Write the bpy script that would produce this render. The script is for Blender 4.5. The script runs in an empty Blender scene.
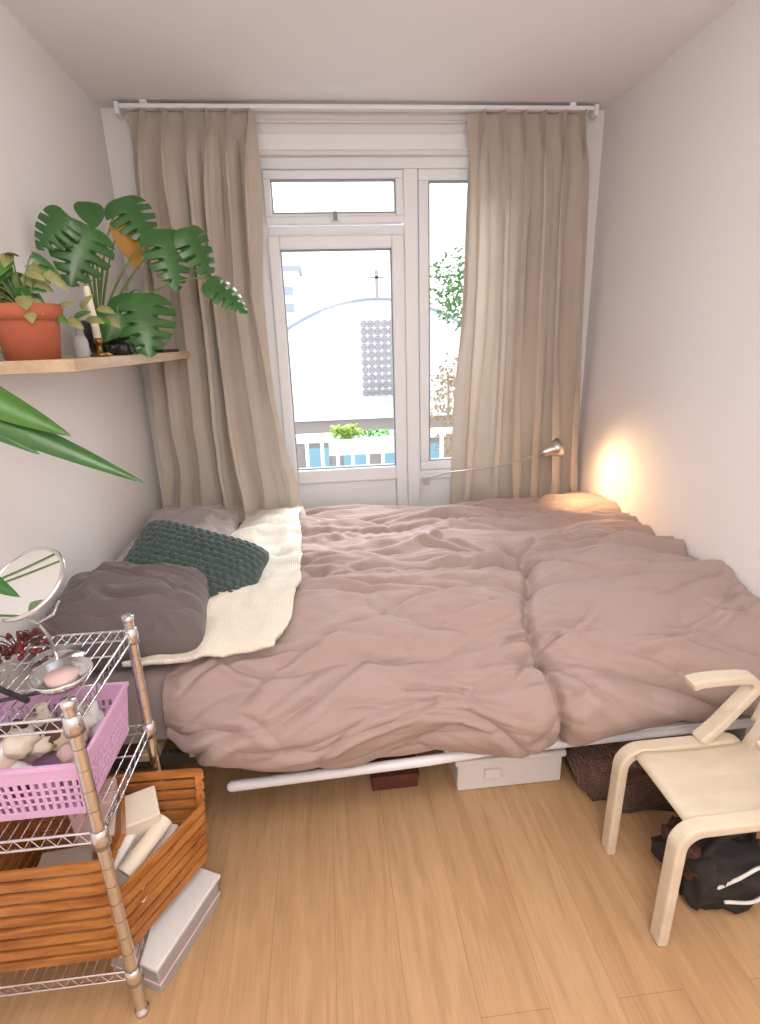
import bpy, math, random
import numpy as np
from mathutils import Vector, Matrix, noise, Euler
random.seed(7)
scene=bpy.context.scene
coll=scene.collection
try:
    scene.view_settings.view_transform='Standard'
    scene.view_settings.look='None'
except Exception as e: print(e)

def S(r,g,b):
    f=lambda c:(c/255/12.92) if c/255<=.04045 else ((c/255+.055)/1.055)**2.4
    return (f(r),f(g),f(b),1)
XL,XR,YB,ZC=-.906,1.394,2.895,2.5
YF=-1.5
# ---------------- materials
def mat(name,col,rough=.6,metal=0,var=.08,vscale=8,bump=0,bscale=200,stretch=(1,1,1),spec=.5,sheen=0,transl=0,bdist=.002):
    m=bpy.data.materials.new(name);m.use_nodes=True;nt=m.node_tree;N=nt.nodes;L=nt.links
    b=N['Principled BSDF'];b.inputs['Roughness'].default_value=rough;b.inputs['Metallic'].default_value=metal
    b.inputs['Specular IOR Level'].default_value=spec
    if sheen: b.inputs['Sheen Weight'].default_value=sheen
    tc=N.new('ShaderNodeTexCoord');mp=N.new('ShaderNodeMapping');mp.inputs['Scale'].default_value=stretch
    L.new(tc.outputs['Object'],mp.inputs['Vector'])
    nz=N.new('ShaderNodeTexNoise');nz.inputs['Scale'].default_value=vscale;nz.inputs['Detail'].default_value=4
    L.new(mp.outputs[0],nz.inputs['Vector'])
    mx=N.new('ShaderNodeMix');mx.data_type='RGBA'
    mx.inputs['A'].default_value=tuple(c*(1-var) for c in col[:3])+(1,)
    mx.inputs['B'].default_value=tuple(min(1,c*(1+var)) for c in col[:3])+(1,)
    L.new(nz.outputs['Fac'],mx.inputs['Factor']);L.new(mx.outputs['Result'],b.inputs['Base Color'])
    if bump:
        n2=N.new('ShaderNodeTexNoise');n2.inputs['Scale'].default_value=bscale;n2.inputs['Detail'].default_value=3
        L.new(mp.outputs[0],n2.inputs['Vector'])
        bp=N.new('ShaderNodeBump');bp.inputs['Strength'].default_value=bump;bp.inputs['Distance'].default_value=bdist
        L.new(n2.outputs['Fac'],bp.inputs['Height']);L.new(bp.outputs[0],b.inputs['Normal'])
    if transl:
        out=N['Material Output'];tr=N.new('ShaderNodeBsdfTranslucent');L.new(mx.outputs['Result'],tr.inputs['Color'])
        ms=N.new('ShaderNodeMixShader');ms.inputs[0].default_value=transl
        L.new(b.outputs[0],ms.inputs[1]);L.new(tr.outputs[0],ms.inputs[2]);L.new(ms.outputs[0],out.inputs['Surface'])
    return m
def wood(name,c1,c2,rough=.45,scale=(1,12,12),ns=3,bump=.05):
    m=bpy.data.materials.new(name);m.use_nodes=True;nt=m.node_tree;N=nt.nodes;L=nt.links;b=N['Principled BSDF']
    b.inputs['Roughness'].default_value=rough
    tc=N.new('ShaderNodeTexCoord');mp=N.new('ShaderNodeMapping');mp.inputs['Scale'].default_value=scale
    L.new(tc.outputs['Object'],mp.inputs[0]);nz=N.new('ShaderNodeTexNoise');nz.inputs['Scale'].default_value=ns;nz.inputs['Detail'].default_value=8;nz.inputs['Distortion'].default_value=.6
    L.new(mp.outputs[0],nz.inputs['Vector']);r=N.new('ShaderNodeValToRGB');r.color_ramp.elements[0].position=.3;r.color_ramp.elements[1].position=.7
    r.color_ramp.elements[0].color=c1;r.color_ramp.elements[1].color=c2
    L.new(nz.outputs['Fac'],r.inputs[0]);L.new(r.outputs[0],b.inputs['Base Color'])
    bp=N.new('ShaderNodeBump');bp.inputs['Strength'].default_value=bump;bp.inputs['Distance'].default_value=.001
    L.new(nz.outputs['Fac'],bp.inputs['Height']);L.new(bp.outputs[0],b.inputs['Normal'])
    return m
def floor_mat():
    m=bpy.data.materials.new('oak_laminate');m.use_nodes=True;nt=m.node_tree;N=nt.nodes;L=nt.links;b=N['Principled BSDF']
    b.inputs['Roughness'].default_value=.42
    tc=N.new('ShaderNodeTexCoord');mp=N.new('ShaderNodeMapping');mp.inputs['Rotation'].default_value=(0,0,math.pi/2);mp.inputs['Location'].default_value=(.35,.06,0)
    L.new(tc.outputs['Object'],mp.inputs[0])
    br=N.new('ShaderNodeTexBrick');br.offset=.37;br.inputs['Scale'].default_value=1;br.inputs['Brick Width'].default_value=1.25;br.inputs['Row Height'].default_value=.165
    br.inputs['Mortar Size'].default_value=.0010;br.inputs['Mortar Smooth'].default_value=.5;br.inputs['Bias'].default_value=0
    br.inputs['Color1'].default_value=S(210,174,134);br.inputs['Color2'].default_value=S(201,163,122);br.inputs['Mortar'].default_value=S(172,134,98)
    L.new(mp.outputs[0],br.inputs['Vector'])
    m2=N.new('ShaderNodeMapping');m2.inputs['Scale'].default_value=(7,.55,1);L.new(tc.outputs['Object'],m2.inputs[0])
    nz=N.new('ShaderNodeTexNoise');nz.inputs['Scale'].default_value=4;nz.inputs['Detail'].default_value=9;nz.inputs['Distortion'].default_value=1.1;L.new(m2.outputs[0],nz.inputs['Vector'])
    r=N.new('ShaderNodeValToRGB');r.color_ramp.elements[0].position=.32;r.color_ramp.elements[1].position=.62
    r.color_ramp.elements[0].color=(.82,.78,.73,1);r.color_ramp.elements[1].color=(1,1,1,1);L.new(nz.outputs['Fac'],r.inputs[0])
    mx=N.new('ShaderNodeMix');mx.data_type='RGBA';mx.blend_type='MULTIPLY';mx.inputs['Factor'].default_value=.8
    L.new(br.outputs['Color'],mx.inputs['A']);L.new(r.outputs[0],mx.inputs['B'])
    m3=N.new('ShaderNodeMapping');m3.inputs['Scale'].default_value=(60,2.5,1);L.new(tc.outputs['Object'],m3.inputs[0])
    n3=N.new('ShaderNodeTexNoise');n3.inputs['Scale'].default_value=4;n3.inputs['Detail'].default_value=5;L.new(m3.outputs[0],n3.inputs['Vector'])
    r3=N.new('ShaderNodeValToRGB');r3.color_ramp.elements[0].position=.35;r3.color_ramp.elements[1].position=.55
    r3.color_ramp.elements[0].color=(.90,.875,.84,1);r3.color_ramp.elements[1].color=(1,1,1,1);L.new(n3.outputs['Fac'],r3.inputs[0])
    mx2=N.new('ShaderNodeMix');mx2.data_type='RGBA';mx2.blend_type='MULTIPLY';mx2.inputs['Factor'].default_value=.8
    L.new(mx.outputs['Result'],mx2.inputs['A']);L.new(r3.outputs[0],mx2.inputs['B'])
    L.new(mx2.outputs['Result'],b.inputs['Base Color'])
    return m
def weave(name,col,scale,strength,rough=.9,sheen=.3,transl=0,kind='check',dist=.003,var=.08):
    m=mat(name,col,rough,0,var,6,0,sheen=sheen,transl=transl,spec=.2);nt=m.node_tree;N=nt.nodes;L=nt.links;b=N['Principled BSDF']
    tc=N.new('ShaderNodeTexCoord')
    w1=N.new('ShaderNodeTexWave');w1.inputs['Scale'].default_value=scale;w1.bands_direction='X';w1.inputs['Distortion'].default_value=.6
    w2=N.new('ShaderNodeTexWave');w2.inputs['Scale'].default_value=scale;w2.bands_direction='Z' if kind=='xz' else 'Y';w2.inputs['Distortion'].default_value=.6
    L.new(tc.outputs['Object'],w1.inputs['Vector']);L.new(tc.outputs['Object'],w2.inputs['Vector'])
    a=N.new('ShaderNodeMath');a.operation='MULTIPLY';L.new(w1.outputs['Fac'],a.inputs[0]);L.new(w2.outputs['Fac'],a.inputs[1])
    bp=N.new('ShaderNodeBump');bp.inputs['Strength'].default_value=strength;bp.inputs['Distance'].default_value=dist
    L.new(a.outputs[0],bp.inputs['Height']);L.new(bp.outputs[0],b.inputs['Normal'])
    return m
M={}
M['wall']=mat('plaster_white',S(240,237,238),.85,var=.012,vscale=2,bump=.12,bscale=140)
M['ceil']=mat('ceiling_paint',S(243,240,241),.9,var=.01,vscale=2,bump=.08,bscale=120)
M['floor']=floor_mat()
M['pvc']=mat('white_upvc',S(242,245,250),.35,var=.01)
M['gasket']=mat('grey_gasket',S(150,152,156),.6)
M['curtain']=weave('linen_curtain',S(204,193,180),160,.25,kind='xz',transl=.12)
M['duvet']=mat('washed_cotton_duvet',S(172,152,146),.92,var=.04,vscale=5,bump=.5,bscale=11,stretch=(1,2.6,2.6),sheen=.12,spec=.12,bdist=.010)
M['sheet']=mat('bed_sheet',S(150,137,134),.9,var=.05,bump=.2,sheen=.2)
M['blanket']=weave('waffle_knit_cream',S(234,226,212),40,.5,kind='xy',dist=.004,var=.03)
M['pillow']=mat('pillow_taupe',S(110,100,102),.9,var=.08,bump=.4,bscale=14,sheen=.2,spec=.15,bdist=.008)
M['pillow2']=mat('pillow_mauve',S(170,160,160),.9,var=.06,bump=.4,bscale=14,sheen=.2,spec=.15,bdist=.008)
M['green']=mat('knit_green',S(74,90,87),.9,var=.2,vscale=60,bump=.6,bscale=220,sheen=.3,spec=.2)
M['shelf']=wood('shelf_oak',S(186,158,128),S(210,186,158),scale=(12,1,12))
M['terra']=mat('terracotta',S(178,98,70),.75,var=.12,vscale=14,bump=.2)
M['soil']=mat('potting_soil',S(50,36,28),.95,var=.4,vscale=60,bump=.8,bscale=80)
M['leaf']=mat('leaf_green',S(56,108,48),.32,var=.4,vscale=14,spec=.7,transl=.15)
M['leaf2']=mat('leaf_light',S(80,130,54),.4,var=.35,vscale=14,transl=.15)
M['leafy']=mat('leaf_variegated',S(150,152,98),.45,var=.4,vscale=40,transl=.1)
M['leafo']=mat('leaf_dying_orange',S(200,145,66),.5,var=.3,vscale=18,transl=.2)
M['stem']=mat('plant_stem',S(110,140,80),.5,var=.2)
M['black']=mat('matte_black',S(28,27,28),.5,var=.2)
M['dpot']=mat('dark_ceramic',S(40,40,40),.3,var=.2)
M['brass']=mat('brass',S(150,120,70),.35,1,var=.1)
M['chrome']=mat('chrome',(.74,.74,.76,1),.2,1,var=.05)
M['steel']=mat('brushed_steel',(.58,.57,.55,1),.32,1,var=.05)
M['mirror']=mat('mirror_glass',(.9,.92,.93,1),.02,1,var=.005)
M['candle']=mat('candle_wax',S(240,230,210),.5,var=.03)
M['pink']=mat('pink_plastic',S(224,180,220),.4,var=.03)
M['basket']=wood('stained_wood',S(150,90,40),S(198,134,72),.35,scale=(3,3,14))
M['birch']=wood('birch_ply',S(214,200,178),S(228,216,196),.5,scale=(2,10,10),ns=2)
M['birchd']=wood('birch_edge',S(204,182,150),S(218,200,168),.5,scale=(2,30,30))
M['whitep']=mat('white_plastic',S(232,231,232),.45,var=.02)
M['clearp']=mat('frosted_plastic',S(218,216,218),.25,var=.06,transl=.4)
M['paper']=mat('paper_cream',S(228,217,200),.8,var=.06)
M['beige']=mat('beige_cloth',S(205,188,166),.9,var=.15,bump=.3)
M['olive']=mat('olive_sponge',S(130,140,60),.8,var=.2)
M['rose']=mat('dusty_pink',S(214,184,180),.8,var=.08)
M['red']=mat('red_berry',S(110,28,32),.35,var=.3)
M['brown']=mat('brown_fabric',S(96,68,60),.95,var=.3,vscale=25,bump=.5,bscale=90)
M['wicker']=weave('woven_basket',S(112,78,62),45,1,kind='xz',dist=.01,var=.3)
M['dark']=mat('dark_fabric',S(48,44,45),.85,var=.3,vscale=20,bump=.5,bscale=70)
M['red_box']=mat('red_card',S(98,52,44),.8,var=.15)
M['frame']=mat('white_enamel',S(228,229,234),.35,var=.03)
M['mattress']=mat('mattress_ticking',S(70,62,60),.9,var=.1,bump=.2)
M['ext']=mat('ext_white_render',S(222,226,232),.9,var=.02)
M['extroof']=mat('ext_roof_edge',S(150,155,165),.8)
M['extbrick']=mat('ext_stone',S(146,136,130),.9,var=.12,vscale=3,stretch=(1,1,6))
M['lattice']=mat('ext_lattice',S(158,146,148),.9)
M['street']=mat('street_asphalt',S(160,160,162),.9)
M['teal']=mat('teal_panels',S(120,160,175),.4)
M['treeleaf']=mat('tree_foliage',S(100,136,80),.6,var=.3,vscale=3,transl=.3)
M['shrub']=mat('autumn_shrub',S(160,136,104),.7,var=.3,vscale=5)
M['limey']=mat('lime_foliage',S(120,146,50),.5,var=.3,vscale=20,transl=.2)
def glassmat():
    m=bpy.data.materials.new('window_glass');m.use_nodes=True;nt=m.node_tree;N=nt.nodes;L=nt.links
    N.remove(N['Principled BSDF']);t=N.new('ShaderNodeBsdfTransparent');t.inputs[0].default_value=(.97,.98,.98,1);g=N.new('ShaderNodeBsdfGlossy');g.inputs['Roughness'].default_value=.02
    lw=N.new('ShaderNodeLayerWeight');lw.inputs[0].default_value=.12
    ms=N.new('ShaderNodeMixShader');L.new(lw.outputs['Fresnel'],ms.inputs[0]);L.new(t.outputs[0],ms.inputs[1]);L.new(g.outputs[0],ms.inputs[2]);L.new(ms.outputs[0],N['Material Output'].inputs[0]);return m
M['glass']=glassmat()
def emis(name,col,st):
    m=bpy.data.materials.new(name);m.use_nodes=True;b=m.node_tree.nodes['Principled BSDF'];b.inputs['Base Color'].default_value=col;b.inputs['Emission Color'].default_value=col;b.inputs['Emission Strength'].default_value=st;return m
M['bulb']=emis('lamp_bulb',S(255,200,130),6)

# ---------------- mesh builder
class MB:
    def __init__(s): s.v=[];s.f=[];s.m=[];s.sm=[];s.mats=[]
    def mi(s,k):
        if k not in s.mats: s.mats.append(k)
        return s.mats.index(k)
    def add(s,vs,fs,k,smooth=True,T=None):
        o=len(s.v)
        if T is not None: vs=[T@Vector(p) for p in vs]
        s.v+= [tuple(p) for p in vs];i=s.mi(k)
        for f in fs: s.f.append([a+o for a in f]);s.m.append(i);s.sm.append(smooth)
    def box(s,x0,x1,y0,y1,z0,z1,k,T=None):
        vs=[(x,y,z) for x in(x0,x1) for y in(y0,y1) for z in(z0,z1)]
        s.add(vs,[(0,1,3,2),(4,6,7,5),(0,4,5,1),(2,3,7,6),(0,2,6,4),(1,5,7,3)],k,False,T)
    def tube(s,pts,r,k,n=10,caps=True,T=None,closed=False):
        pts=[Vector(p) for p in pts];m=len(pts);R=r if isinstance(r,(list,tuple)) else [r]*m
        vs=[];nor=None
        for i,p in enumerate(pts):
            if closed: t=(pts[(i+1)%m]-pts[i-1])
            else: t=pts[min(i+1,m-1)]-pts[max(i-1,0)]
            t=t.normalized() if t.length>1e-9 else Vector((0,0,1))
            if nor is None:
                a=Vector((0,0,1)) if abs(t.z)<.9 else Vector((1,0,0));nor=t.cross(a).normalized()
            else:
                nor=nor-t*nor.dot(t);nor=nor.normalized()
            bi=t.cross(nor)
            for j in range(n):
                A=2*math.pi*j/n;vs.append(p+(nor*math.cos(A)+bi*math.sin(A))*R[i])
        fs=[]
        for i in range(m if closed else m-1):
            for j in range(n):
                a=i*n+j;b=i*n+(j+1)%n;c=((i+1)%m)*n+(j+1)%n;d=((i+1)%m)*n+j;fs.append((a,b,c,d))
        s.add(vs,fs,k,True,T)
        if caps and not closed:
            s.add(vs[:n],[tuple(range(n))[::-1]],k,False,T);s.add(vs[-n:],[tuple(range(n))],k,False,T)
    def lathe(s,prof,c,k,n=32,T=None):
        vs=[];fs=[];m=len(prof)
        for r,z in prof:
            for j in range(n):
                A=2*math.pi*j/n;vs.append((c[0]+r*math.cos(A),c[1]+r*math.sin(A),c[2]+z))
        for i in range(m-1):
            for j in range(n): fs.append((i*n+j,i*n+(j+1)%n,(i+1)*n+(j+1)%n,(i+1)*n+j))
        s.add(vs,fs,k,True,T)
    def strip(s,pts,w,h,wd,k,T=None,closed=False):
        pts=[Vector(p) for p in pts];wd=Vector(wd).normalized();m=len(pts);vs=[];
        for i,p in enumerate(pts):
            t=(pts[(i+1)%m]-pts[i-1]) if closed else (pts[min(i+1,m-1)]-pts[max(i-1,0)])
            n=t.cross(wd).normalized()
            for a,b in((-1,-1),(1,-1),(1,1),(-1,1)): vs.append(p+wd*w/2*a+n*h/2*b)
        fs=[]
        for i in range(m if closed else m-1):
            for j in range(4): fs.append((i*4+j,i*4+(j+1)%4,((i+1)%m)*4+(j+1)%4,((i+1)%m)*4+j))
        if not closed: fs+= [(3,2,1,0),tuple((m-1)*4+j for j in range(4))]
        s.add(vs,fs,k,False,T)
    def grid(s,P,k,T=None,smooth=True):
        n,m=len(P),len(P[0]);vs=[p for r in P for p in r];fs=[]
        for i in range(n-1):
            for j in range(m-1): fs.append((i*m+j,(i+1)*m+j,(i+1)*m+j+1,i*m+j+1))
        s.add(vs,fs,k,smooth,T)
    def blob(s,c,r,k,seed=0,amp=.15,n=24,f=2.5,flat=None,pw=1.0):
        vs=[];fs=[];h=n//2
        for i in range(h+1):
            th=math.pi*i/h
            for j in range(n):
                ph=2*math.pi*j/n;d=Vector((math.sin(th)*math.cos(ph),math.sin(th)*math.sin(ph),math.cos(th)))
                dd=Vector([math.copysign(abs(q)**pw,q) for q in d])
                w=1+amp*noise.noise(d*f+Vector((seed*3.1,seed*1.7,seed)))+amp*.5*noise.noise(d*f*2.7+Vector((seed,seed*5,0)))
                p=Vector((dd.x*r[0],dd.y*r[1],dd.z*r[2]))*w+Vector(c)
                if flat is not None and p.z<flat: p.z=flat
                vs.append(p)
        for i in range(h):
            for j in range(n): fs.append((i*n+j,(i+1)*n+j,(i+1)*n+(j+1)%n,i*n+(j+1)%n))
        s.add(vs,fs,k,True)
    def obj(s,name,parent=None,bevel=0,loc=None,rot=None):
        me=bpy.data.meshes.new(name);me.from_pydata(s.v,[],s.f)
        for k in s.mats: me.materials.append(M[k])
        me.polygons.foreach_set('material_index',s.m);me.polygons.foreach_set('use_smooth',s.sm);me.update()
        o=bpy.data.objects.new(name,me);coll.objects.link(o)
        if parent: o.parent=parent
        if bevel:
            b=o.modifiers.new('bevel','BEVEL');b.width=bevel;b.segments=2;b.limit_method='ANGLE';b.angle_limit=.9
        if loc: o.location=loc
        if rot: o.rotation_euler=rot
        return o
def empty(name,loc=(0,0,0)):
    e=bpy.data.objects.new(name,None);coll.objects.link(e);e.empty_display_size=.1;return e
def arc(cx,cz,r,a0,a1,n,y,plane='xz'):
    return [(cx+r*math.cos(math.radians(a0+(a1-a0)*i/n)),y,cz+r*math.sin(math.radians(a0+(a1-a0)*i/n))) for i in range(n+1)]
def catmull(P,n):
    P=[Vector(p) for p in P];Q=[P[0]*2-P[1]]+P+[P[-1]*2-P[-2]];out=[]
    seg=len(P)-1
    for i in range(n+1):
        t=i/n*seg;k=min(int(t),seg-1);t-=k;a,b,c,d=Q[k:k+4]
        out.append(.5*((2*b)+(c-a)*t+(2*a-5*b+4*c-d)*t*t+(3*b-3*c+d-a)*t**3))
    return out
def sm(x): x=max(0,min(1,x));return x*x*(3-2*x)
def nz(x,y,z=0): return noise.noise(Vector((x,y,z)))

# ---------------- room shell
b=MB();b.box(XL-.1,XR+.1,YF-.1,YB+.2,-.1,0,'floor');b.obj('floor')
b=MB();b.box(XL-.1,XR+.1,YF-.1,YB+.2,ZC,ZC+.1,'ceil');b.obj('ceiling')
b=MB();b.box(XL-.1,XL,YF-.1,YB+.2,0,ZC,'wall');b.obj('wall_left')
b=MB();b.box(XR,XR+.1,YF-.1,YB+.2,0,ZC,'wall');b.obj('wall_right')
b=MB();b.box(XL,XR,YF-.1,YF,0,ZC,'wall');b.obj('wall_front')
OX0,OX1,OZ=-.28,1.03,2.32
b=MB();b.box(XL,OX0,YB,YB+.2,0,ZC,'wall');b.box(OX1,XR,YB,YB+.2,0,ZC,'wall');b.box(OX0,OX1,YB,YB+.2,OZ,ZC,'wall');b.obj('wall_back')
b=MB();b.box(-.34,1.09,YB-.018,YB,2.335,2.40,'pvc');b.obj('trim_1',bevel=.004)
# window
W=empty('window_1')
def fr(b,x0,x1,z0,z1,w,y0,y1,k='pvc'):
    b.box(x0,x1,y0,y1,z0,z0+w,k);b.box(x0,x1,y0,y1,z1-w,z1,k);b.box(x0,x0+w,y0,y1,z0+w,z1-w,k);b.box(x1-w,x1,y0,y1,z0+w,z1-w,k)
y0=YB+.03
b=MB()
fr(b,OX0,OX1,.0,OZ,.05,y0,y0+.07)
b.box(OX0+.05,.43,y0,y0+.07,1.985,2.03,'pvc')
b.box(.43,.50,y0,y0+.07,.05,OZ-.05,'pvc')
b.box(.50,OX1-.05,y0,y0+.07,.74,.79,'pvc')
b.box(.50,OX1-.05,y0+.02,y0+.05,.05,.74,'pvc')
b.obj('frame',W,bevel=.005)
b=MB()
b.box(-.235,-.18,y0-.02,y0+.05,.05,1.985,'pvc');b.box(.365,.425,y0-.02,y0+.05,.05,1.985,'pvc')
b.box(-.18,.365,y0-.02,y0+.05,1.926,1.985,'pvc');b.box(-.18,.365,y0-.02,y0+.05,.755,.829,'pvc');b.box(-.18,.365,y0-.02,y0+.05,.05,.14,'pvc')
b.box(-.18,.365,y0+.005,y0+.03,.14,.755,'pvc')
b.obj('door_sash',W,bevel=.006)
b=MB();fr(b,-.235,.425,2.035,2.262,.034,y0-.015,y0+.05);b.box(-.201,.391,y0-.005,y0+.05,2.069,2.083,'pvc')
b.obj('transom_sash',W,bevel=.005)
b=MB();fr(b,.502,.978,.795,2.269,.05,y0-.004,y0+.05);b.obj('sidelight_sash',W,bevel=.005)
b=MB();g=.006
GL=((-.18,.365,.829,1.926),(-.201,.391,2.083,2.228),(.552,.928,.845,2.219))
for x0,x1,z0,z1 in GL: fr(b,x0,x1,z0,z1,g,y0-.002,y0+.03,'gasket')
b.obj('gaskets',W)
b=MB()
for x0,x1,z0,z1 in GL: b.box(x0,x1,y0+.02,y0+.024,z0,z1,'glass')
b.obj('glass_panes',W)
b=MB();b.box(.07,.12,y0-.03,y0-.015,2.045,2.062,'pvc');b.box(.085,.105,y0-.045,y0-.03,2.045,2.085,'gasket');b.obj('transom_handle',W,bevel=.003)
# curtain rail
b=MB();b.box(-.80,1.30,2.80,2.835,2.468,2.485,'pvc');b.box(-.82,-.80,2.795,2.84,2.445,2.49,'pvc');b.box(1.30,1.32,2.795,2.84,2.445,2.49,'pvc')
for x in(-.7,1.2): b.box(x-.015,x+.015,2.805,2.83,2.485,2.5,'pvc')
b.tube([(-.80,2.878,2.445),(1.30,2.878,2.445)],.006,'whitep',8)
b.obj('curtain_rail',bevel=.003)
# curtains
def curtain(zs,xl,xr,folds,seed,zbot,drape=0):
    NU,NZ=300,150;P=[]
    for i in range(NZ+1):
        z=2.466-(2.466-zbot)*i/NZ;a=np.interp(-z,[-q for q in zs],xl);c=np.interp(-z,[-q for q in zs],xr)
        t=i/NZ;A=.026+.014*sm(t/.25)+.006*sm((t-.5)/.5);row=[]
        for j in range(NU+1):
            u=j/NU;uu=u+.045*nz(u*3,seed)*sm(t/.05)
            ph0=2*math.pi*folds*uu
            ph=ph0+ (2.2*nz(u*4+seed,z*.5,seed)+.8*nz(u*9,z*1.2,seed+3))*sm((t-.02)/.2)*1.5
            am=A*(1+1.1*nz(u*5,z*.5,seed+9))
            sn=math.sin(ph);sn=math.copysign(abs(sn)**.75,sn)
            ymain=2.80+am*sn+.012*nz(u*14,z*2.2,seed)*sm(t/.1)
            # pinch pleats at the header: narrow triple folds
            pl=max(0,-math.sin(ph0))**5
            ytop=2.842-.050*pl+.012*pl*math.cos(ph0*6)
            k0=sm((t-.012)/.10);y=ytop*(1-k0)+ymain*k0
            x=a+(c-a)*u+.018*math.sin(2*ph+.6)*(sm(t/.12))
            lo=2.765 if z<.70 else (2.70 if z>.85 else 2.765-.065*(z-.70)/.15)
            if drape:
                k=sm((1.45-z)/.75)
                y=y-.13*k*sm((u-.10)/.6)-.03*k*nz(u*3,z*2,4)
                x+=.02*k*nz(z*5,u*2,6)
                lo=2.56
            y=min(y,2.870);y=max(y,lo)
            row.append((x,y,z))
        P.append(row)
    if drape:
        last=P[-1]
        for k in range(1,12):
            row=[]
            for j,(x,y,z) in enumerate(last):
                u=j/NU;row.append((x+.004*k*(u-.3),y-.011*k,zbot-.0022*k*k*.2+.010*abs(nz(u*9,k*.35,3))))
            P.append(row)
    b=MB();b.grid(P,'curtain');o=b.obj('curtain');return o
curtain([2.46,1.69,1.22,.9,.68],[-.78,-.80,-.825,-.84,-.85],[-.235,-.270,-.235,-.195,-.15],6,1,.70,1)
curtain([2.46,1.5,.62,.02],[.715,.70,.655,.65],[1.28,1.315,1.365,1.37],6,12,.02)

# ---------------- bed
B=empty('bed')
b=MB();b.box(-.88,1.34,1.44,2.72,.33,.56,'mattress')
o=b.obj('mattress',B,bevel=.04)
b=MB();
b.tube([(-.36,1.335,.236),(-.35,1.335,.238),(.25,1.34,.256),(.45,1.345,.266),(1.36,1.36,.262)],[.010,.016,.016,.016,.016],'frame',12)
b.box(.30,1.36,1.35,1.37,.250,.285,'frame')
b.box(-.89,1.36,2.72,2.75,.235,.275,'frame')
b.box(-.89,-.86,1.375,2.72,.235,.275,'frame');b.box(1.33,1.36,1.375,2.72,.235,.275,'frame')
for x in np.linspace(-.75,1.2,14): b.box(x-.03,x+.03,1.40,2.72,.30,.325,'birchd')
b.box(-.86,1.33,1.42,1.45,.262,.30,'mattress');b.box(-.86,1.33,2.0,2.04,.235,.30,'frame')
for x in(-.875,1.345):
    for y in(1.39,2.735): b.box(x-.015,x+.015,y-.015,y+.015,0,.3,'frame')
for x in (-.4,.2,1.15): b.tube([(x,2.0,0),(x,2.0,.3)],.018,'frame')
b.obj('bed_frame',B,bevel=.004)

def zb(x): return float(np.interp(x,[-.5,-.3,0,.25,.55,.8,1.1,1.39],[.38,.33,.285,.275,.305,.335,.34,.38]))
def duvet_prof(x):
    k=sm((x+.56)/.2);z=zb(x);h=.10*(1-k)
    top=.642+.02*math.sin(x*2.1+.5)+.018*sm((x-.85)/.4)
    yo=(1-k)*.10
    return [(2.75,.50),(2.755,.585),(2.70,top-.01-h*.6),(2.45,top+.005-h*.6),(2.1,top-.01-h*.4),(1.8,top+.0-h*.4),(1.55,top-.02-h*.4),(1.42,.585-h*.3),(1.33+yo*.5,.525-h*.2),(1.28+yo,.45),(1.285+yo,.37+.3*(z-.27)),(1.335+yo,z),(1.42+yo,z+.01),(1.50,z+.035)]
NX,NS=460,440
xs=np.linspace(-.52,1.388,NX+1);P=np.zeros((NX+1,NS+1,3))
for i,x in enumerate(xs):
    c=catmull([(0,p[0],p[1]) for p in duvet_prof(x)],NS)
    for j,p in enumerate(c): P[i,j]=(x,p.y,p.z)
dx=np.gradient(P,axis=0);ds=np.gradient(P,axis=1);Nn=np.cross(ds,dx);Nn/=np.linalg.norm(Nn,axis=2,keepdims=True)+1e-9
if Nn[NX//2,NS//3,2]<0: Nn=-Nn
q=np.zeros((NX+1,NS+1));q[:,1:]=np.cumsum(np.linalg.norm(np.diff(P,axis=1),axis=2),axis=1)
D=np.zeros((NX+1,NS+1));WX=np.zeros_like(D);WS=np.zeros_like(D)
def ridge(v,k): return (1-min(1,abs(v)*2.2))**k
def bil(v,k=.62): return min(1,abs(v)*2.6)**k
for i in range(NX+1):
    x=xs[i]
    for j in range(NS+1):
        s=q[i,j];a1=nz(x*1.7,s*1.7,3);a2=nz(x*2.1,s*2.1,8)
        wx=x+.14*a1;ws=s+.08*a2;WX[i,j]=x+.06*a1+.02*nz(x*6,s*6,1);WS[i,j]=s+.05*a2+.018*nz(x*6,s*7,4)
        d=.030*nz(x*2.4,s*2.4,1)
        d+=.042*bil(nz(wx*.95+ws*.4,ws*3.7-wx*.6,2))-.020
        d+=.012*bil(nz(wx*2.0-ws*1.2,ws*7+wx*1.2,5))-.005
        d+=.006*bil(nz(wx*4.5+ws*2,ws*13-wx*2,6),.8)
        d+=.0022*nz(x*12,s*36,9)
        d+=.055*math.exp(-((x-1.08)/.26)**2-((s-1.12)/.24)**2)+.024*math.exp(-((x-.15)/.4)**2-((s-1.25)/.2)**2)
        sx=wx-.66; g=sm((s-.75)/.15)
        pk=.010*math.exp(-(sx/.07)**2)*nz(x*6,s*30,11)
        d-=g*(.036*math.exp(-(sx/.014)**2)+.024*math.exp(-(sx/.06)**2)-pk)
        for s0,am in((.50,.7),(.98,.9)):
            sy=ws-s0-.05*math.sin(x*2);d-=am*(.018*math.exp(-(sy/.013)**2)+.020*math.exp(-(sy/.05)**2));d+=.009*math.exp(-(sy/.07)**2)*nz(x*28,s*7,14)
        D[i,j]=d
rng=np.random.RandomState(11)
def crease(cx,cs,ang,L,A,w,bend):
    ca,sa=math.cos(ang),math.sin(ang);u=((WX-cx)*ca+(WS-cs)*sa)/L;n=(WS-cs)*ca-(WX-cx)*sa-bend*u*u
    e=np.clip(1-u*u,0,1)**1.3
    return A*e*(-1.0*np.exp(-np.abs(n)/w)+.80*np.exp(-((n-2.6*w)/(1.9*w))**2)+.35*np.exp(-((n+2.8*w)/(2.2*w))**2))
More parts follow.
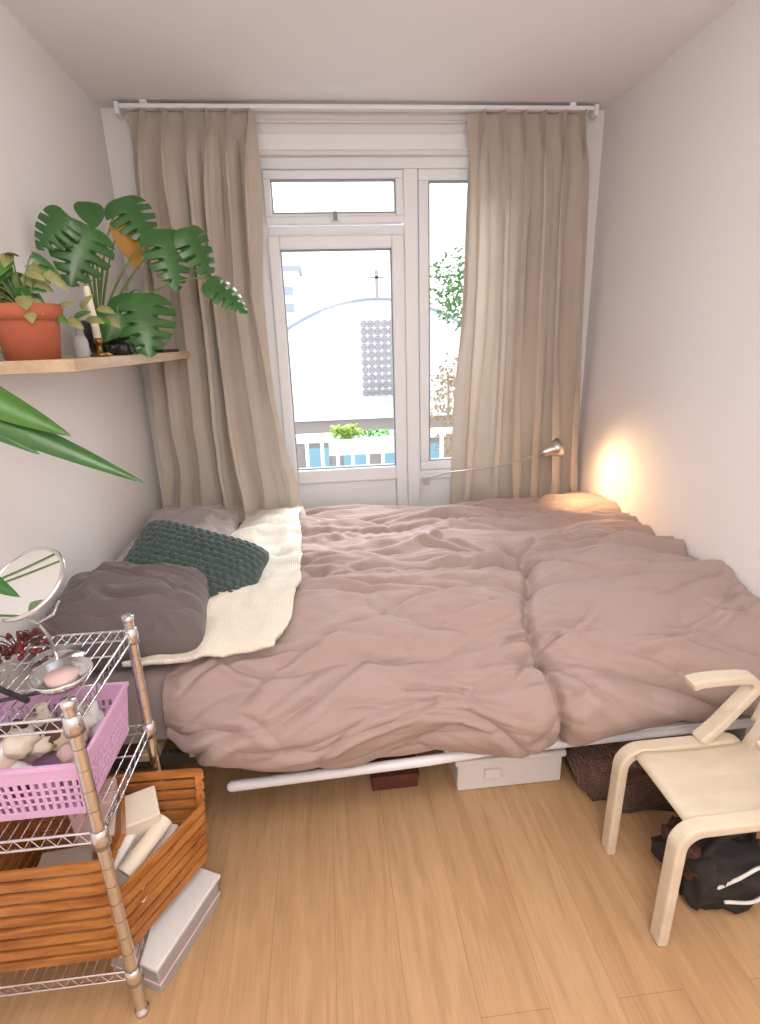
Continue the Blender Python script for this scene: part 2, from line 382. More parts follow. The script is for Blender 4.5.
for k in range(62):
    cs=rng.uniform(.08,1.30);cx=rng.uniform(-.25,1.35)
    D+=1.45*crease(cx,cs,rng.normal(.10,.22),rng.uniform(.14,.5),rng.uniform(.008,.020),rng.uniform(.007,.014),rng.uniform(-.08,.08))
for k in range(34):
    cs=rng.uniform(1.30,1.72);cx=rng.uniform(-.45,1.35)
    D+=1.3*crease(cx,cs,rng.choice([-1,1])*rng.uniform(.05,.6),rng.uniform(.10,.34),rng.uniform(.006,.014),rng.uniform(.007,.013),rng.uniform(-.07,.07))
for k in range(14):
    a=rng.uniform(-.9,.9)+ (math.pi if k%2 else 0);L=rng.uniform(.12,.25)
    D+=1.3*crease(.66+math.cos(a)*L*1.05,.99+math.sin(a)*L*1.05,a,L,rng.uniform(.008,.014),.008,rng.uniform(-.02,.02))
for k in range(12):
    cs=.95+k*.06
    for sgn in(-1,1): D+=crease(.66+sgn*.08,cs+rng.uniform(-.02,.02),rng.normal(0,.25),rng.uniform(.05,.12),rng.uniform(.004,.009),.007,0)
D[1:-1,1:-1]=.5*D[1:-1,1:-1]+.125*(D[:-2,1:-1]+D[2:,1:-1]+D[1:-1,:-2]+D[1:-1,2:])
D=np.clip(D,-.07,.10)
E=np.clip((xs+.52)/.06,0,1);E=E*E*(3-2*E);D*=(.4+.6*E)[:,None]
P2=P+Nn*D[:,:,None]
P2[:,:,0]=np.minimum(P2[:,:,0],1.389);P2[:,:,1]=np.minimum(P2[:,:,1],2.762)
ea=P2[0].copy();ea[:,2]=np.minimum(ea[:,2],.5)
b=MB();rows=[[tuple(p) for p in ea]]+[[tuple(p) for p in r] for r in P2];b.grid(rows,'duvet');duv=b.obj('duvet')
def dtop(x,y):
    i=int(round((min(max(x,-.52),1.38)+.52)/(1.908)*NX));col=P2[min(max(i,0),NX)]
    m=col[:NS*2//3];j=int(np.argmin(np.abs(m[:,1]-y)));return float(m[j,2])
P_=[]
for i in range(61):
    x=-.895+.44*i/60;r=[]
    for j in range(121):
        y=1.40+1.34*j/120;z=.575+.01*nz(x*6,y*4,2)+.006*nz(x*14,y*10,4)
        if y<1.46: z-=.20*(1-(y-1.40)/.06)**2
        r.append((x,y,z))
    P_.append(r)
b=MB();b.grid(P_,'sheet');b.obj('fitted_sheet',B)
# throw blanket
NB,NC=80,170;Z=np.zeros((NC+1,NB+1));XY={}
for j in range(NC+1):
    v=j/NC;y=2.66-v*1.25
    xl=np.interp(v,[0,.2,.5,.8,.9,1],[-.40,-.46,-.46,-.46,-.50,-.62])+.012*nz(0,v*9,5)
    xr=np.interp(v,[0,.3,.7,.9,1],[-.17,-.145,-.13,-.15,-.20])+.014*nz(3,v*9,5)
    for i in range(NB+1):
        u=i/NB;x=xl+(xr-xl)*u
        yy=y+.03*(u-.5)*sm((v-.7)/.3)+.012*nz(u*4,v*5,2)
        zd=np.max([dtop(max(x+dx_,-.42),yy+dy_) for dx_ in(-.02,0,.02) for dy_ in(-.02,0,.02)])
        w=sm((x+.60)/.14);z=.60*(1-w)+zd*w
        Z[j,i]=z+.016+.008*nz(x*7,y*5,7)+.014*ridge(nz(x*5,y*2.2,17),1.5)+.008*ridge(nz(x*9,y*6,27),1.5);XY[j,i]=(x,yy)
for _ in range(4): Z[1:-1,1:-1]=.4*Z[1:-1,1:-1]+.15*(Z[:-2,1:-1]+Z[2:,1:-1]+Z[1:-1,:-2]+Z[1:-1,2:])
rows=[[(XY[j,i][0],XY[j,i][1],float(Z[j,i])) for i in range(NB+1)] for j in range(NC+1)]
b=MB();b.grid(rows,'blanket');o=b.obj('throw_blanket');s_=o.modifiers.new('s','SOLIDIFY');s_.thickness=.014;s_.offset=1

def pillow(name,loc,size,rot,k,seed,pat=None,n=60):
    w,d,t=size;b=MB()
    for sgn in(1,-1):
        rows=[]
        for i in range(n+1):
            u=-1+2*i/n;r=[]
            for j in range(n+1):
                v=-1+2*j/n
                x=w/2*u*(1-.06*(1-v*v)*abs(u))*(1-.09*v**6);y=d/2*v*(1-.06*(1-u*u)*abs(v))*(1-.11*u**6)
                e=max(0,(1-u**4)*(1-v**4));h=t/2*e**.55*(1-.18*(u*u+v*v)*.5)
                if pat=='knit':
                    row_=math.floor((v+1)*7);ph=(row_%2)*.5
                    c=abs(math.sin((v+1)*7*math.pi));a=abs(math.sin(((u+1)*8+ph)*math.pi))
                    h+=e**.5*(.020*(a**.6)*(c**.6)-.006)
                    x+=.006*nz(u*3,v*3,2)
                else:
                    h+=e**.5*(.02*nz(u*1.8,v*1.8,seed)+.022*bil(nz(u*1.6+seed,v*3+u,seed))+.014*ridge(nz(u*2.2+seed,v*4+u,seed),1.6)-.01)
                r.append((x,y,sgn*h))
            rows.append(r if sgn>0 else r[::-1])
        b.grid(rows,k)
    return b.obj(name,loc=loc,rot=[math.radians(a) for a in rot])
pillow('pillow',(-.655,2.42,.675),(.44,.40,.15),(8,4,5),'pillow2',3)
pillow('pillow',(-.655,2.06,.66),(.46,.40,.15),(10,2,-3),'pillow2',8)
pillow('pillow',(-.650,1.61,.695),(.49,.41,.21),(8,4,4),'pillow',5,n=80)
pillow('knit_cushion',(-.510,1.84,.735),(.50,.34,.17),(32,15,-12),'green',1,'knit',n=150)

# ---------------- reading lamp
b=MB()
pts=catmull([(.50,2.74,.80),(.53,2.66,.82),(.62,2.60,.855),(.82,2.58,.875),(.98,2.59,.905),(1.06,2.60,.925)],40)
b.tube(pts,.004,'steel',8);b.box(.485,.515,2.715,2.765,.76,.80,'steel')
T=Matrix.Translation((1.06,2.60,.925))@Matrix.Rotation(math.radians(74),4,'Y')
b.lathe([(0,-.005),(.018,-.002),(.024,.02),(.026,.05),(.040,.07),(.050,.10),(.048,.10),(.038,.072),(.02,.055),(0,.05)],(0,0,0),'steel',28,T)
b.lathe([(0,.056),(.014,.062),(.02,.078),(.012,.092),(0,.096)],(0,0,0),'bulb',16,T)
b.tube([(1.07,2.60,.93),(1.08,2.585,.95),(1.11,2.58,.955)],.004,'steel',8)
b.obj('reading_lamp')

# ---------------- wall shelf + items
b=MB();b.box(XL,-.628,1.49,2.745,1.441,1.473,'shelf');b.obj('wall_shelf',bevel=.002)
SZ=1.473
def leaf(b,base,d,nrm,L,Wd,k,notch=0,droop=.25,cup=.15,heart=.18):
    d=Vector(d).normalized();nrm=Vector(nrm);nrm=(nrm-d*nrm.dot(d)).normalized();sd=d.cross(nrm);base=Vector(base)
    n=54 if notch else 16;m=5;rows=[]
    for i in range(n+1):
        t=i/n;w=math.sin(math.pi*min(1,t**.62))**.75*(1-.25*t) if 0<t<1 else 0
        row=[]
        for j in range(-m,m+1):
            s=j/m;ww=w
            if notch and abs(s)>.3 and .2<t<.93:
                ph=(t*notch+(0.3 if s>0 else 0))%1
                if ph<.26: ww=w*(.45 if abs(s)>.5 else .8)
            x=s*ww*Wd/2;back=heart*L*abs(s)**1.5*w*(1-t)**2*1.3
            y=t*L-back + (.10*L*abs(s)*ww if notch else 0)
            z=-droop*L*t*t-cup*Wd*s*s*w
            row.append(base+d*y+sd*x+nrm*z)
        rows.append(row)
    b.grid(rows,k)
def quad(a,c,h,n=14):
    a=Vector(a);c=Vector(c);m=(a+c)/2+Vector(h);return [a*(1-t)**2+m*2*t*(1-t)+c*t*t for t in[i/n for i in range(n+1)]]
b=MB();pc=Vector((-.79,2.18,SZ))
b.lathe([(0,0),(.055,0),(.07,.06),(.075,.12),(.068,.12),(.06,.10),(0,.10)],pc,'dpot')
b.lathe([(0,.101),(.06,.101)],pc,'soil',16)
ML=[((-.745,1.96,1.79),(-.25,-.3,-.8),(.5,-.85,.25),.20,.21,'leaf'),
((-.80,1.925,1.85),(-.5,-.2,-.5),(.4,-.8,.5),.14,.14,'leaf'),
((-.625,2.2,1.935),(.35,-.1,-.55),(.3,-.75,.6),.17,.19,'leaf'),
((-.515,2.15,1.80),(.15,-.2,-.8),(.45,-.85,.3),.21,.19,'leaf'),
((-.42,2.2,1.82),(.35,0,-.8),(.5,-.8,.4),.19,.15,'leaf'),
((-.33,2.14,1.675),(.75,-.1,-.6),(.3,-.7,.7),.17,.14,'leaf'),
((-.60,2.03,1.585),(.1,-.3,-.7),(.3,-.75,.65),.22,.24,'leaf'),
((-.655,2.2,1.85),(.2,0,-.9),(.5,-.8,.2),.16,.11,'leafo'),
((-.74,2.1,1.93),(.1,-.2,-.3),(.3,-.6,.8),.10,.10,'leaf'),
((-.70,2.0,1.57),(-.3,-.3,-.6),(.4,-.8,.4),.11,.10,'leaf')]
for c,d,nn,L,Wd,k in ML:
    d=Vector(d).normalized();base=Vector(c)-d*L*.45
    b.tube(quad(pc+Vector((random.uniform(-.02,.02),random.uniform(-.02,.02),.10)),base,(random.uniform(-.02,.06),0,.10)),[.0045]*6+[.003]*9,'stem',6)
    leaf(b,base,d,nn,L,Wd,k,notch=6 if L>.12 and k=='leaf' else 0,droop=.15)
b.obj('potted_monstera')
b=MB();pc=Vector((-.775,1.60,SZ))
b.lathe([(0,0),(.064,0),(.078,.095),(.080,.10),(.088,.10),(.091,.138),(.082,.138),(.076,.11),(0,.11)],pc,'terra',40)
b.lathe([(0,.115),(.077,.115)],pc,'soil',20)
for i in range(40):
    a=random.uniform(0,6.28);r=random.uniform(.01,.09);z=random.uniform(.16,.29)-r*.5
    base=pc+Vector((r*math.cos(a),r*math.sin(a)*.8,z));base.x=max(base.x,XL+.05)
    b.tube(quad(pc+Vector((0,0,.115)),base,(0,0,.05),8),.002,'stem',5)
    leaf(b,base,(math.cos(a),math.sin(a)*.7-.2,random.uniform(-.9,.2)),(.3,-.7,.6),random.uniform(.045,.07),random.uniform(.03,.045),random.choice(['leafy','leafy','leaf','leaf2']),droop=.3)
for i in range(9):
    base=pc+Vector((.07+.01*i,-.0+.02*i,.12+.02*math.sin(i*2)));leaf(b,base,(.6,-.3,random.uniform(-.5,.5)),(.2,-.6,.6),.05,.035,'leafy' if i%3 else 'leaf2',droop=.3)
b.obj('potted_pothos')
b=MB();b.lathe([(0,0),(.035,0),(.036,.006),(.008,.012),(.007,.035),(.014,.042),(.014,.055),(.0,.055)],(-.70,1.86,SZ),'brass',24);b.tube([(-.70,1.86,SZ+.05),(-.703,1.86,SZ+.12),(-.708,1.86,SZ+.205)],[.0115,.0115,.010],'candle',14);b.tube([(-.708,1.86,SZ+.205),(-.708,1.86,SZ+.215)],.001,'black',5);b.obj('candlestick')
b=MB();b.lathe([(0,0),(.018,0),(.021,.004),(.021,.045),(.016,.058),(.009,.068),(.009,.09),(.011,.092)],(-.71,1.75,SZ),'clearp',24);b.lathe([(0,0),(.024,0),(.022,.012),(0,.012)],(-.675,1.80,SZ),'brass',20);b.lathe([(0,.088),(.010,.088),(.010,.105),(0,.105)],(-.71,1.75,SZ),'brass',16);b.obj('small_bottle')
b=MB()
for i,(x,y,r,h,k) in enumerate(((-.66,1.94,.016,.035,'dpot'),(-.70,1.98,.020,.035,'dpot'),(-.69,2.03,.018,.035,'brass'),(-.655,2.06,.016,.05,'whitep'),(-.70,2.10,.02,.06,'dpot'))): b.lathe([(0,0),(r,0),(r*1.1,h*.8),(r,h),(r*.8,h*.8),(0,.01)],(x,y,SZ),k,18)
b.obj('votive_cups')
b=MB()
for y in(1.985,2.035): b.tube([(-.643+.0*math.cos(t),y+.020*math.cos(t),SZ+.022+.017*math.sin(t)) for t in np.linspace(0,6.283,17)[:-1]],.003,'black',6,closed=True);
b.tube([(-.643,2.005,SZ+.026),(-.643,2.015,SZ+.026)],.0025,'black',6);b.tube([(-.643,1.966,SZ+.026),(-.70,1.962,SZ+.004)],.002,'black',6);b.tube([(-.643,2.054,SZ+.026),(-.70,2.058,SZ+.004)],.002,'black',6)
b.obj('eyeglasses')
b=MB();b.box(-.80,-.645,2.36,2.62,SZ,SZ+.012,'black');b.obj('slate_tray',bevel=.002)
b=MB();b.box(-.895,-.855,1.70,1.80,SZ,SZ+.24,'black');b.tube([(-.875,1.75,SZ+.24),(-.875,1.75,SZ+.25)],.018,'black');b.obj('portable_speaker',bevel=.01)

# ---------------- wire rack
RX0,RX1,RY0,RY1=-.872,-.518,.92,1.25
b=MB()
for x in(RX0,RX1):
    for y in(RY0,RY1):
        b.tube([(x,y,.02),(x,y,.86)],.0125,'chrome',16);b.lathe([(0,.014),(.0145,.013),(.0145,0),(.0125,-.002)],(x,y,.855),'chrome',16)
        for z in np.arange(.1,.85,.0508): b.tube([(x,y,z-.001),(x,y,z+.001)],.0131,'steel',14,False)
        b.lathe([(0,0),(.017,0),(.017,.01),(.008,.014),(.008,.03)],(x,y,0),'chrome',14)
for z in(.815,.535,.125):
    for x in(RX0,RX1):
        for y in(RY0,RY1): b.lathe([(.0128,-.022),(.019,-.02),(.0165,.018),(.0128,.02)],(x,y,z),'chrome',16)
    for dz in(.012,-.014):
        for y in(RY0,RY1): b.tube([(RX0,y,z+dz),(RX1,y,z+dz)],.003,'chrome',8)
        for x in(RX0,RX1): b.tube([(x,RY0,z+dz),(x,RY1,z+dz)],.003,'chrome',8)
    for y in(RY0,RY1):
        n=22;b.tube([(RX0+(RX1-RX0)*(i+.5)/n,y,z+(.012 if i%2 else -.014)) for i in range(n)],.0018,'chrome',5)
    for x in(RX0,RX1):
        n=20;b.tube([(x,RY0+(RY1-RY0)*(i+.5)/n,z+(.012 if i%2 else -.014)) for i in range(n)],.0018,'chrome',5)
    for i in range(1,16):
        x=RX0+(RX1-RX0)*i/16;b.tube([(x,RY0,z+.014),(x,RY1,z+.014)],.0016,'chrome',6)
    for y in(RY0+.11,RY0+.22): b.tube([(RX0,y,z+.009),(RX1,y,z+.009)],.0025,'chrome',6)
b.obj('wire_shelving_rack')
def lattice_wall(b,p0,p1,q0,q1,k,nv,nh,th=.0035):
    p0,p1,q0,q1=map(Vector,(p0,p1,q0,q1));n=(p1-p0).cross(q0-p0).normalized()
    def P(u,v): return (p0*(1-u)+p1*u)*(1-v)+(q0*(1-u)+q1*u)*v
    def bar(u0,u1,v0,v1):
        c=[P(u0,v0),P(u1,v0),P(u1,v1),P(u0,v1)];vs=[a-n*th/2 for a in c]+[a+n*th/2 for a in c]
        b.add(vs,[(3,2,1,0),(4,5,6,7),(0,1,5,4),(1,2,6,5),(2,3,7,6),(3,0,4,7)],k,False)
    bar(0,1,0,.14);bar(0,1,.72,1)
    for i in range(nv+1):
        c=i/nv;w=.25/nv if 0<i<nv else .5/nv;bar(max(0,c-w),min(1,c+w),.14,.72)
    for j in range(1,nh):
        c=.14+.58*j/nh;bar(0,1,c-.02,c+.02)
b=MB();x0,x1,ya,yb_,z0,z1=-.85,-.542,.952,1.228,.556,.690;i_=.014
c0=[(x0+i_,ya+i_,z0),(x1-i_,ya+i_,z0),(x1-i_,yb_-i_,z0),(x0+i_,yb_-i_,z0)];c1=[(x0,ya,z1),(x1,ya,z1),(x1,yb_,z1),(x0,yb_,z1)]
for i in range(4): lattice_wall(b,c0[i],c0[(i+1)%4],c1[i],c1[(i+1)%4],'pink',18,4)
b.box(x0+i_,x1-i_,ya+i_,yb_-i_,z0,z0+.003,'pink')
b.strip(c1,.010,.012,(0,0,1),'pink',closed=True)
b.obj('pink_plastic_basket',bevel=.0008)
b=MB()
for i in range(26):
    x=random.uniform(-.80,-.60);y=random.uniform(1.0,1.18);r=random.uniform(.022,.036)
    b.blob((x,y,.60+random.uniform(.0,.085)),(r,r,r*.8),random.choice(['beige','paper','olive','rose','whitep','paper','brown','beige']),i,.35,14)
for (x,y) in((-.60,1.16),(-.66,1.19),(-.72,1.17)):
    b.lathe([(0,0),(.02,0),(.02,.09),(.012,.10),(.012,.125),(0,.125)],(x,y,.565),random.choice(['whitep','rose','paper']),18)
b.obj('toiletries_pile')
# wooden basket
b=MB()
def loop(off,z):
    base=[(-.845,.955),(-.545,.955),(-.395,1.205),(-.845,1.215)];cx,cy=-.66,1.08;out=[]
    n=len(base);r=.035
    for i in range(n):
        p=Vector(base[i]);a=(Vector(base[i-1])-p).normalized();c=(Vector(base[(i+1)%n])-p).normalized()
        for k in range(7):
            t=k/6;A=p+a*r;Bq=p+c*r;w=A*(1-t)**2+p*2*t*(1-t)+Bq*t*t
            w=Vector((w.x+(w.x-cx)*off*(1 if w.x>cx else .2),w.y));out.append((w.x,w.y,z))
    return out
for i in range(9):
    z=.150+i*.0335
    lp=loop(.0+.011*i,z)
    if i<6: b.strip(lp,.023,.009,(0,0,1),'basket',closed=True)
    else: b.strip([lp[k] for k in list(range(16,28))+list(range(0,11))],.023,.009,(0,0,1),'basket')
lp0=loop(-.03,.14);lp1=loop(.05,.42)
for k in(3,10,17,24): b.strip([tuple(Vector(lp0[k])),tuple(Vector(lp1[k]))],.018,.010,(1,.4,0),'basket')
b.add([(p[0],p[1],.145) for p in lp0],[tuple(range(len(lp0)))],'basket',False)
T=Matrix.Translation((-.60,1.10,.34))@Matrix.Rotation(.35,4,'Z')@Matrix.Rotation(.5,4,'Y')
for j in range(4): b.box(-.006,.006,-.09,.09,-.10+j*.05,-.058+j*.05,'basket',T)
b.obj('wooden_slat_basket',bevel=.0015)
b=MB()
for i,(x,y,z,w,d,h,a,k) in enumerate([(-.70,1.08,.20,.2,.2,.08,.1,'paper'),(-.55,1.14,.32,.12,.09,.16,.4,'paper'),(-.52,1.10,.25,.08,.16,.10,-.3,'whitep'),(-.64,1.15,.38,.10,.08,.12,.2,'rose')]):
    T=Matrix.Translation((x,y,z))@Matrix.Rotation(a,4,'Z')@Matrix.Rotation(a*.5,4,'X');b.box(-w/2,w/2,-d/2,d/2,-h/2,h/2,k,T)
b.tube([(-.54,1.02,.31),(-.47,1.13,.35)],.02,'paper',18);b.tube([(-.58,1.03,.32),(-.52,1.16,.37)],.018,'whitep',18)
b.obj('paper_rolls',bevel=.004)
b=MB()
T=Matrix.Translation((-.50,1.085,0))@Matrix.Rotation(math.radians(-25),4,'Z')
b.box(-.075,.075,-.115,.125,0,.085,'clearp',T);b.box(-.082,.082,-.122,.132,.085,.098,'whitep',T);b.box(-.078,.078,-.118,.128,.03,.036,'rose',T)
b.obj('frosted_storage_box',bevel=.006)
TZ=.832
b=MB()
T=Matrix.Translation((-.645,1.10,1.035))@Matrix.Rotation(math.radians(-22),4,'Z')@Matrix.Rotation(math.radians(38),4,'X')
b.tube([(.082*math.cos(a),.082*math.sin(a),0) for a in np.linspace(0,2*math.pi,48,endpoint=False)],.005,'chrome',10,T=T,closed=True)
b.lathe([(0,.003),(.08,.003)],(0,0,0),'mirror',40,T);b.lathe([(.08,-.004),(0,-.010)],(0,0,0),'chrome',40,T)
b.tube([(-.64,1.10,.94),(-.638,1.12,.90),(-.635,1.13,TZ+.01)],.004,'chrome',8)
b.tube([(-.71,1.125,1.0),(-.69,1.115,.965),(-.64,1.10,.94),(-.60,1.09,.965),(-.575,1.075,1.0)],.003,'chrome',8)
b.lathe([(0,0),(.055,0),(.055,.005),(.01,.012),(0,.012)],(-.635,1.13,TZ),'chrome',30)
b.obj('vanity_mirror')
b=MB();b.lathe([(0,.003),(.045,.003),(.058,.022),(.061,.022),(.047,0),(0,0)],(-.585,1.04,TZ),'chrome',32);b.lathe([(0,0.004),(.03,.004),(.032,.018),(0,.02)],(-.585,1.04,TZ),'rose',20);b.obj('trinket_dish')
b=MB()
for i in range(45):
    a=random.uniform(0,6.28);r=.055*random.random()**.5;c=(-.73+r*math.cos(a)*1.3,1.16+r*math.sin(a),TZ+.012+random.uniform(0,.025));b.blob(c,(.007,.007,.007),'red',i,.1,8)
for i in range(14):
    a=random.uniform(0,6.28);b.tube(quad((-.73,1.16,TZ+.01),(-.73+.09*math.cos(a),1.16+.06*math.sin(a),TZ+.03),(0,0,.04),6),.0015,'brown',5)
b.obj('red_berry_wreath')
b=MB();b.tube([(-.62,.97,TZ+.008),(-.70,1.02,TZ+.008)],.006,'black',10);b.tube([(-.68,.98,TZ+.006),(-.60,1.0,TZ+.006)],.004,'dpot',8);b.obj('makeup_brush')
b=MB();pc=Vector((-.82,1.10,TZ))
b.lathe([(0,0),(.04,0),(.05,.09),(.045,.09),(.04,.08),(0,.08)],pc,'whitep');b.lathe([(0,.081),(.042,.081)],pc,'soil',14)
def longleaf(base,tip,w,sag,k,nrm):
    base=Vector(base);tip=Vector(tip);d=tip-base;leaf(b,base,d,nrm,d.length,w,k,droop=sag,cup=.25,heart=.05)
for base,tip,w,sg,k in [((-.78,1.22,1.41),(-.42,1.26,1.205),.065,.06,'leaf'),((-.80,1.20,1.48),(-.555,1.24,1.325),.09,.08,'leaf2'),((-.80,1.22,1.41),(-.62,1.22,1.29),.05,.1,'leaf'),((-.78,1.02,1.17),(-.62,1.03,1.04),.07,.15,'leaf'),((-.80,1.0,1.08),(-.66,1.0,.98),.06,.2,'leaf2')]:
    b.tube(quad(pc+Vector((0,0,.08)),base,(-.03,0,.1)),.003,'stem',6);longleaf(base,tip,w,sg,k,(.3,-.75,.6))
b.obj('potted_philodendron')

# ---------------- chair
C=empty('childs_armchair')
b=MB();R_=.055;ZS=.365
for y in(.925,1.185):
    pts=[(.770,y,0),(.772,y,.15),(.775,y,ZS-R_)]+arc(.775+R_,ZS-R_,R_,180,90,8,y)[1:]+[(.95,y,ZS),(1.14-R_,y,ZS)]+arc(1.14-R_,ZS-R_,R_,90,0,8,y)[1:]+[(1.15,y,.15),(1.165,y,0)]
    b.strip(pts,.042,.028,(0,1,0),'birch')
b.obj('bent_legs',C,bevel=.006)
b=MB()
rows=[]
for i in range(25):
    x=.80+.36*i/24;r=[]
    for j in range(17):
        y=.945+.22*j/16;z=ZS+.014-.012*math.sin(math.pi*i/24)*1.0
        if x<.83: z-=.018*((.83-x)/.03)**2
        r.append((x,y,z))
    rows.append(r)
b.grid(rows,'birch');o=b.obj('seat',C);s_=o.modifiers.new('s','SOLIDIFY');s_.thickness=.010
b=MB()
for y in(.925,1.185):
    pts=[(1.00,y,ZS+.012),(1.05,y,ZS+.06),(1.105,y,ZS+.13)]+[(1.135,y,ZS+.17),(1.137,y,ZS+.192),(1.12,y,ZS+.207),(1.09,y,ZS+.212),(1.03,y,ZS+.214),(.97,y,ZS+.212),(.945,y,ZS+.205)]
    b.strip(pts,.045,.026,(0,1,0),'birch')
b.obj('bent_arms',C,bevel=.006)
b=MB();rows=[]
for i in range(21):
    z=ZS+.07+.20*i/20;r=[]
    for j in range(21):
        v=-1+2*j/20;r.append((1.175+.06*i/20-.03*v*v,1.055+.125*v,z-.015*v*v*(i/20)))
    rows.append(r)
b.grid(rows,'birch');o=b.obj('backrest',C);s_=o.modifiers.new('s','SOLIDIFY');s_.thickness=.010
b=MB();b.box(.86,.89,.93,1.18,ZS-.03,ZS-.012,'birchd');b.box(1.04,1.07,.93,1.18,ZS-.03,ZS-.012,'birchd')
for y in(.96,1.15): b.strip([(1.12,y,ZS),(1.15,y,ZS+.06),(1.18,y,ZS+.15)],.03,.012,(0,1,0),'birch')
b.obj('cross_rails',C,bevel=.002)
b=MB();b.blob((1.0,1.055,.085),(.13,.105,.10),'dark',3,.3,44,3,flat=.002,pw=.8);b.blob((.93,1.06,.12),(.05,.08,.05),'brown',8,.4,30,3,pw=.8)
b.tube(catmull([(.93,.96,.10),(.98,.945,.15),(1.04,.945,.18),(1.09,.95,.13),(1.04,.94,.07),(.95,.94,.08)],40),.0045,'whitep',8)
b.tube(catmull([(.92,1.0,.17),(.97,1.0,.23),(1.06,1.02,.22),(1.10,1.05,.15)],24),.009,'dark',8)
b.obj('backpack')
b=MB();b.blob((1.0,1.43,.09),(.22,.14,.11),'wicker',5,.22,44,3,flat=.002,pw=.7);b.tube(catmull([(.86,1.32,.10),(.90,1.27,.17),(1.0,1.27,.18),(1.06,1.32,.10)],24),.01,'brown',8);b.obj('woven_bag')
b=MB();b.box(.37,.74,1.46,1.76,.0,.11,'whitep');b.box(.36,.75,1.45,1.77,.11,.135,'whitep');b.box(.46,.52,1.445,1.46,.05,.09,'whitep');b.obj('white_storage_box',bevel=.012)
b=MB();b.box(.08,.24,1.50,1.72,0,.055,'red_box');b.box(.075,.245,1.495,1.725,.045,.062,'red_box');b.obj('shoe_box',bevel=.003)
b=MB();b.box(-.35,.0,1.75,2.2,0,.2,'dark');b.box(-.345,-.005,1.745,1.75,.02,.18,'black');b.obj('storage_suitcase',bevel=.02)

# ---------------- exterior
b=MB();b.box(-1.2,2.2,YB+.2,4.0,-.2,-.05,'street');
b.box(-1.2,2.2,3.88,3.93,.83,.865,'pvc');b.box(-1.2,2.2,3.885,3.925,.05,.08,'pvc')
for x in np.arange(-1.15,2.2,.11): b.box(x-.012,x+.012,3.895,3.915,.08,.83,'pvc')
b.obj('balcony_railing')
b=MB();b.box(.0,.46,3.72,3.87,.74,.845,'whitep')
for i in range(260):
    x=random.gauss(.13,.05) if i%2 else random.uniform(.02,.44);x=min(max(x,.0),.46);z=.85+random.random()*(.07 if x<.22 else .03)
    leaf(b,(x,3.80+random.uniform(-.05,.05),z),(random.uniform(-1,1),random.uniform(-1,1),.6),(0,-.5,1),.04,.02,'limey' if x<.25 else 'leaf2')
b.obj('balcony_planter')
b=MB();b.box(-40,40,4.2,80,-4.2,-4,'street');b.obj('ground_exterior')
b=MB();fz=lambda x:2.70-.105*(x-1.7)**2
xs_=np.linspace(-4,7.4,40);vs=[];fs=[]
for y in(18,30):
    for x in xs_: vs.append((x,y,-4));vs.append((x,y,max(fz(x),-.5)))
n=len(xs_)
for i in range(n-1):
    fs.append((2*i,2*i+2,2*i+3,2*i+1));fs.append((2*i+1,2*i+3,2*n+2*i+3,2*n+2*i+1))
b.add(vs,fs,'ext',False)
b.tube([(x,17.95,fz(x)+.03) for x in np.linspace(-3.2,6.6,40)],.05,'extroof',6)
for i in range(5):
    for j in range(10):
        cx=1.31+i*.22;cz=-.12+j*.235
        b.tube([(cx+.085*math.cos(a),17.95,cz+.09*math.sin(a)) for a in np.linspace(0,6.283,13)[:-1]],.022,'lattice',5,closed=True)
        b.box(cx-.03,cx+.03,17.93,17.97,cz-.03,cz+.03,'lattice')
b.box(1.71,1.81,17.9,18,2.7,3.55,'lattice');b.box(1.55,1.97,17.9,18,3.30,3.36,'lattice')
b.box(-1.6,-.75,22,24,-1,4.1,'ext');b.box(-1.7,-.65,21.9,24,4.05,4.2,'extroof')
for z in(2.6,3.2): b.box(-1.3,-1.0,21.95,22,z,z+.3,'extroof')
b.obj('church_hall')
b=MB();b.box(-5,9,15.5,17.2,-4,-.62,'extbrick');b.box(-5,9,15.4,17.3,-.62,-.42,'ext')
for x in np.arange(-4,8,1.1): b.box(x,x+.7,15.45,15.5,-2.4,-1.4,'teal')
b.box(-5,9,15.42,15.5,-1.25,-1.15,'ext');b.obj('street_annex')
b=MB();random.seed(3)
for i in range(1300):
    p=Vector((random.gauss(0,1),random.gauss(0,1),random.gauss(0,1)));p=p.normalized()*random.random()**.4
    c=Vector((3.35+p.x*1.0,12.5+p.y*1.2,2.55+p.z*.9));leaf_d=(random.uniform(-1,1),random.uniform(-1,1),random.uniform(-1,.4))
    d=Vector(leaf_d).normalized();sd=d.cross(Vector((.3,.2,1))).normalized();l=.14
    b.add([c,c+d*l*.5+sd*l*.3,c+d*l,c+d*l*.5-sd*l*.3],[(0,1,2,3)],'treeleaf',False)
b.tube([(3.7,12.5,-4),(3.65,12.5,1.2),(3.6,12.5,2.8)],[.16,.12,.04],'brown',8);b.obj('street_tree')
b=MB()
for i in range(700):
    p=Vector((random.gauss(0,1),random.gauss(0,1),random.gauss(0,1))).normalized()*random.random()**.4
    c=Vector((1.80+p.x*.35,8+p.y*.4,.45+p.z*.85));d=Vector((random.uniform(-1,1),random.uniform(-1,1),random.uniform(-.3,1))).normalized();sd=d.cross(Vector((.3,.2,1))).normalized();l=.09
    b.add([c,c+d*l*.5+sd*l*.25,c+d*l,c+d*l*.5-sd*l*.25],[(0,1,2,3)],'shrub',False)
b.tube([(1.80,8,-4),(1.80,8,.9)],[.05,.015],'shrub',8);b.obj('autumn_shrub')

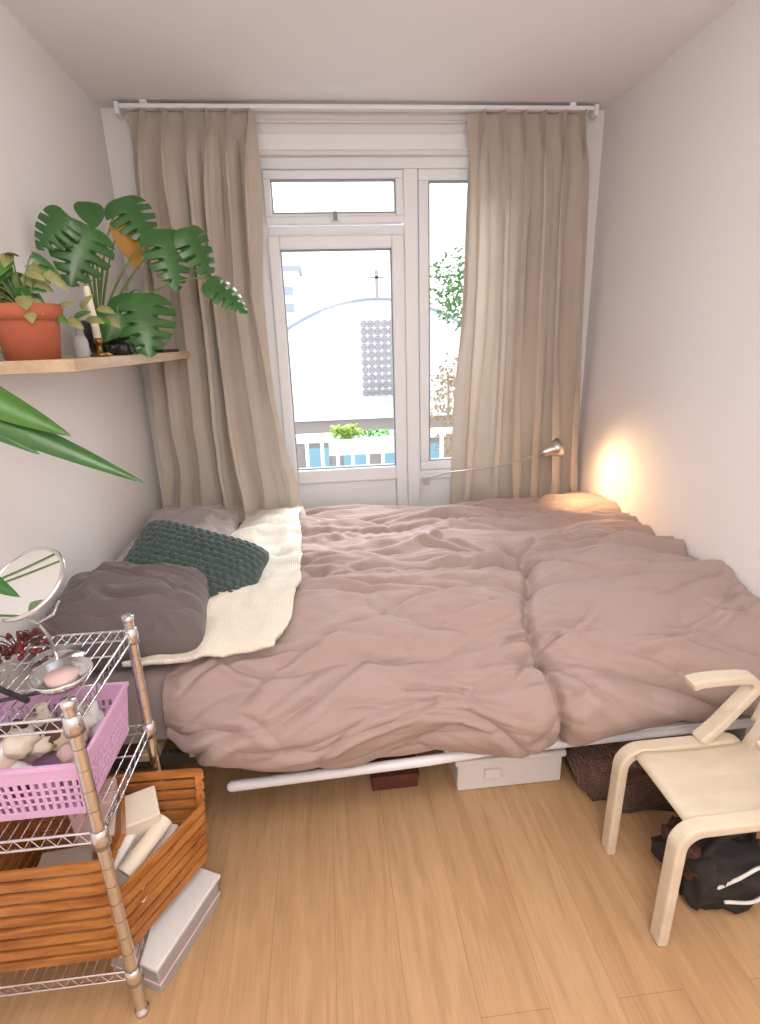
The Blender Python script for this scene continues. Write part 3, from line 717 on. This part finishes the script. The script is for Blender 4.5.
# ---------------- lights & world
w=bpy.data.worlds.new('world');scene.world=w;w.use_nodes=True;bg=w.node_tree.nodes['Background'];bg.inputs[0].default_value=(.93,.965,1,1);bg.inputs[1].default_value=2.9
def area(name,loc,target,sx,sy,e,col):
    l=bpy.data.lights.new(name,'AREA');l.shape='RECTANGLE';l.size=sx;l.size_y=sy;l.energy=e;l.color=col
    o=bpy.data.objects.new(name,l);coll.objects.link(o);o.location=loc;o.rotation_euler=(Vector(target)-Vector(loc)).to_track_quat('-Z','Y').to_euler();return o
area('daylight_sky',(.4,4.6,3.9),(.3,2.2,.7),2.6,1.6,540,(.93,.96,1))
area('ceiling_fill',(.25,.1,2.44),(.25,.1,0),.7,.7,16,(1,.93,.86))  # overhead fill panel added to brighten the room, no fitting modelled
l=bpy.data.lights.new('fill_point','POINT');l.energy=41;l.color=(1,.94,.88);l.shadow_soft_size=.2  # unseen fill added behind the camera to lift ceiling and walls
o=bpy.data.objects.new('fill_point',l);coll.objects.link(o);o.location=(.15,-.55,1.95)
l=bpy.data.lights.new('reading_bulb','SPOT');l.energy=10;l.color=(1,.58,.27);l.spot_size=2.9;l.spot_blend=1;l.shadow_soft_size=.08
o=bpy.data.objects.new('reading_bulb',l);coll.objects.link(o);o.location=(1.165,2.55,.885);o.rotation_euler=Vector((.5,-.35,-.38)).to_track_quat('-Z','Y').to_euler()

# ---------------- camera
p,yw,ro,h,f=.3074,.0909,.0321,1.4949,541.27
fw=Vector((math.sin(yw)*math.cos(p),math.cos(yw)*math.cos(p),-math.sin(p)));rt=Vector((math.cos(yw),-math.sin(yw),0));up=rt.cross(fw)
rt2=rt*math.cos(ro)-up*math.sin(ro);up2=up*math.cos(ro)+rt*math.sin(ro)
cd=bpy.data.cameras.new('camera');co=bpy.data.objects.new('camera',cd);coll.objects.link(co)
m=Matrix((rt2,up2,-fw)).transposed().to_4x4();m.translation=(0,0,h);co.matrix_world=m
cd.sensor_fit='VERTICAL';cd.sensor_height=24;cd.lens=f/1024*24;cd.clip_start=.02;scene.camera=co
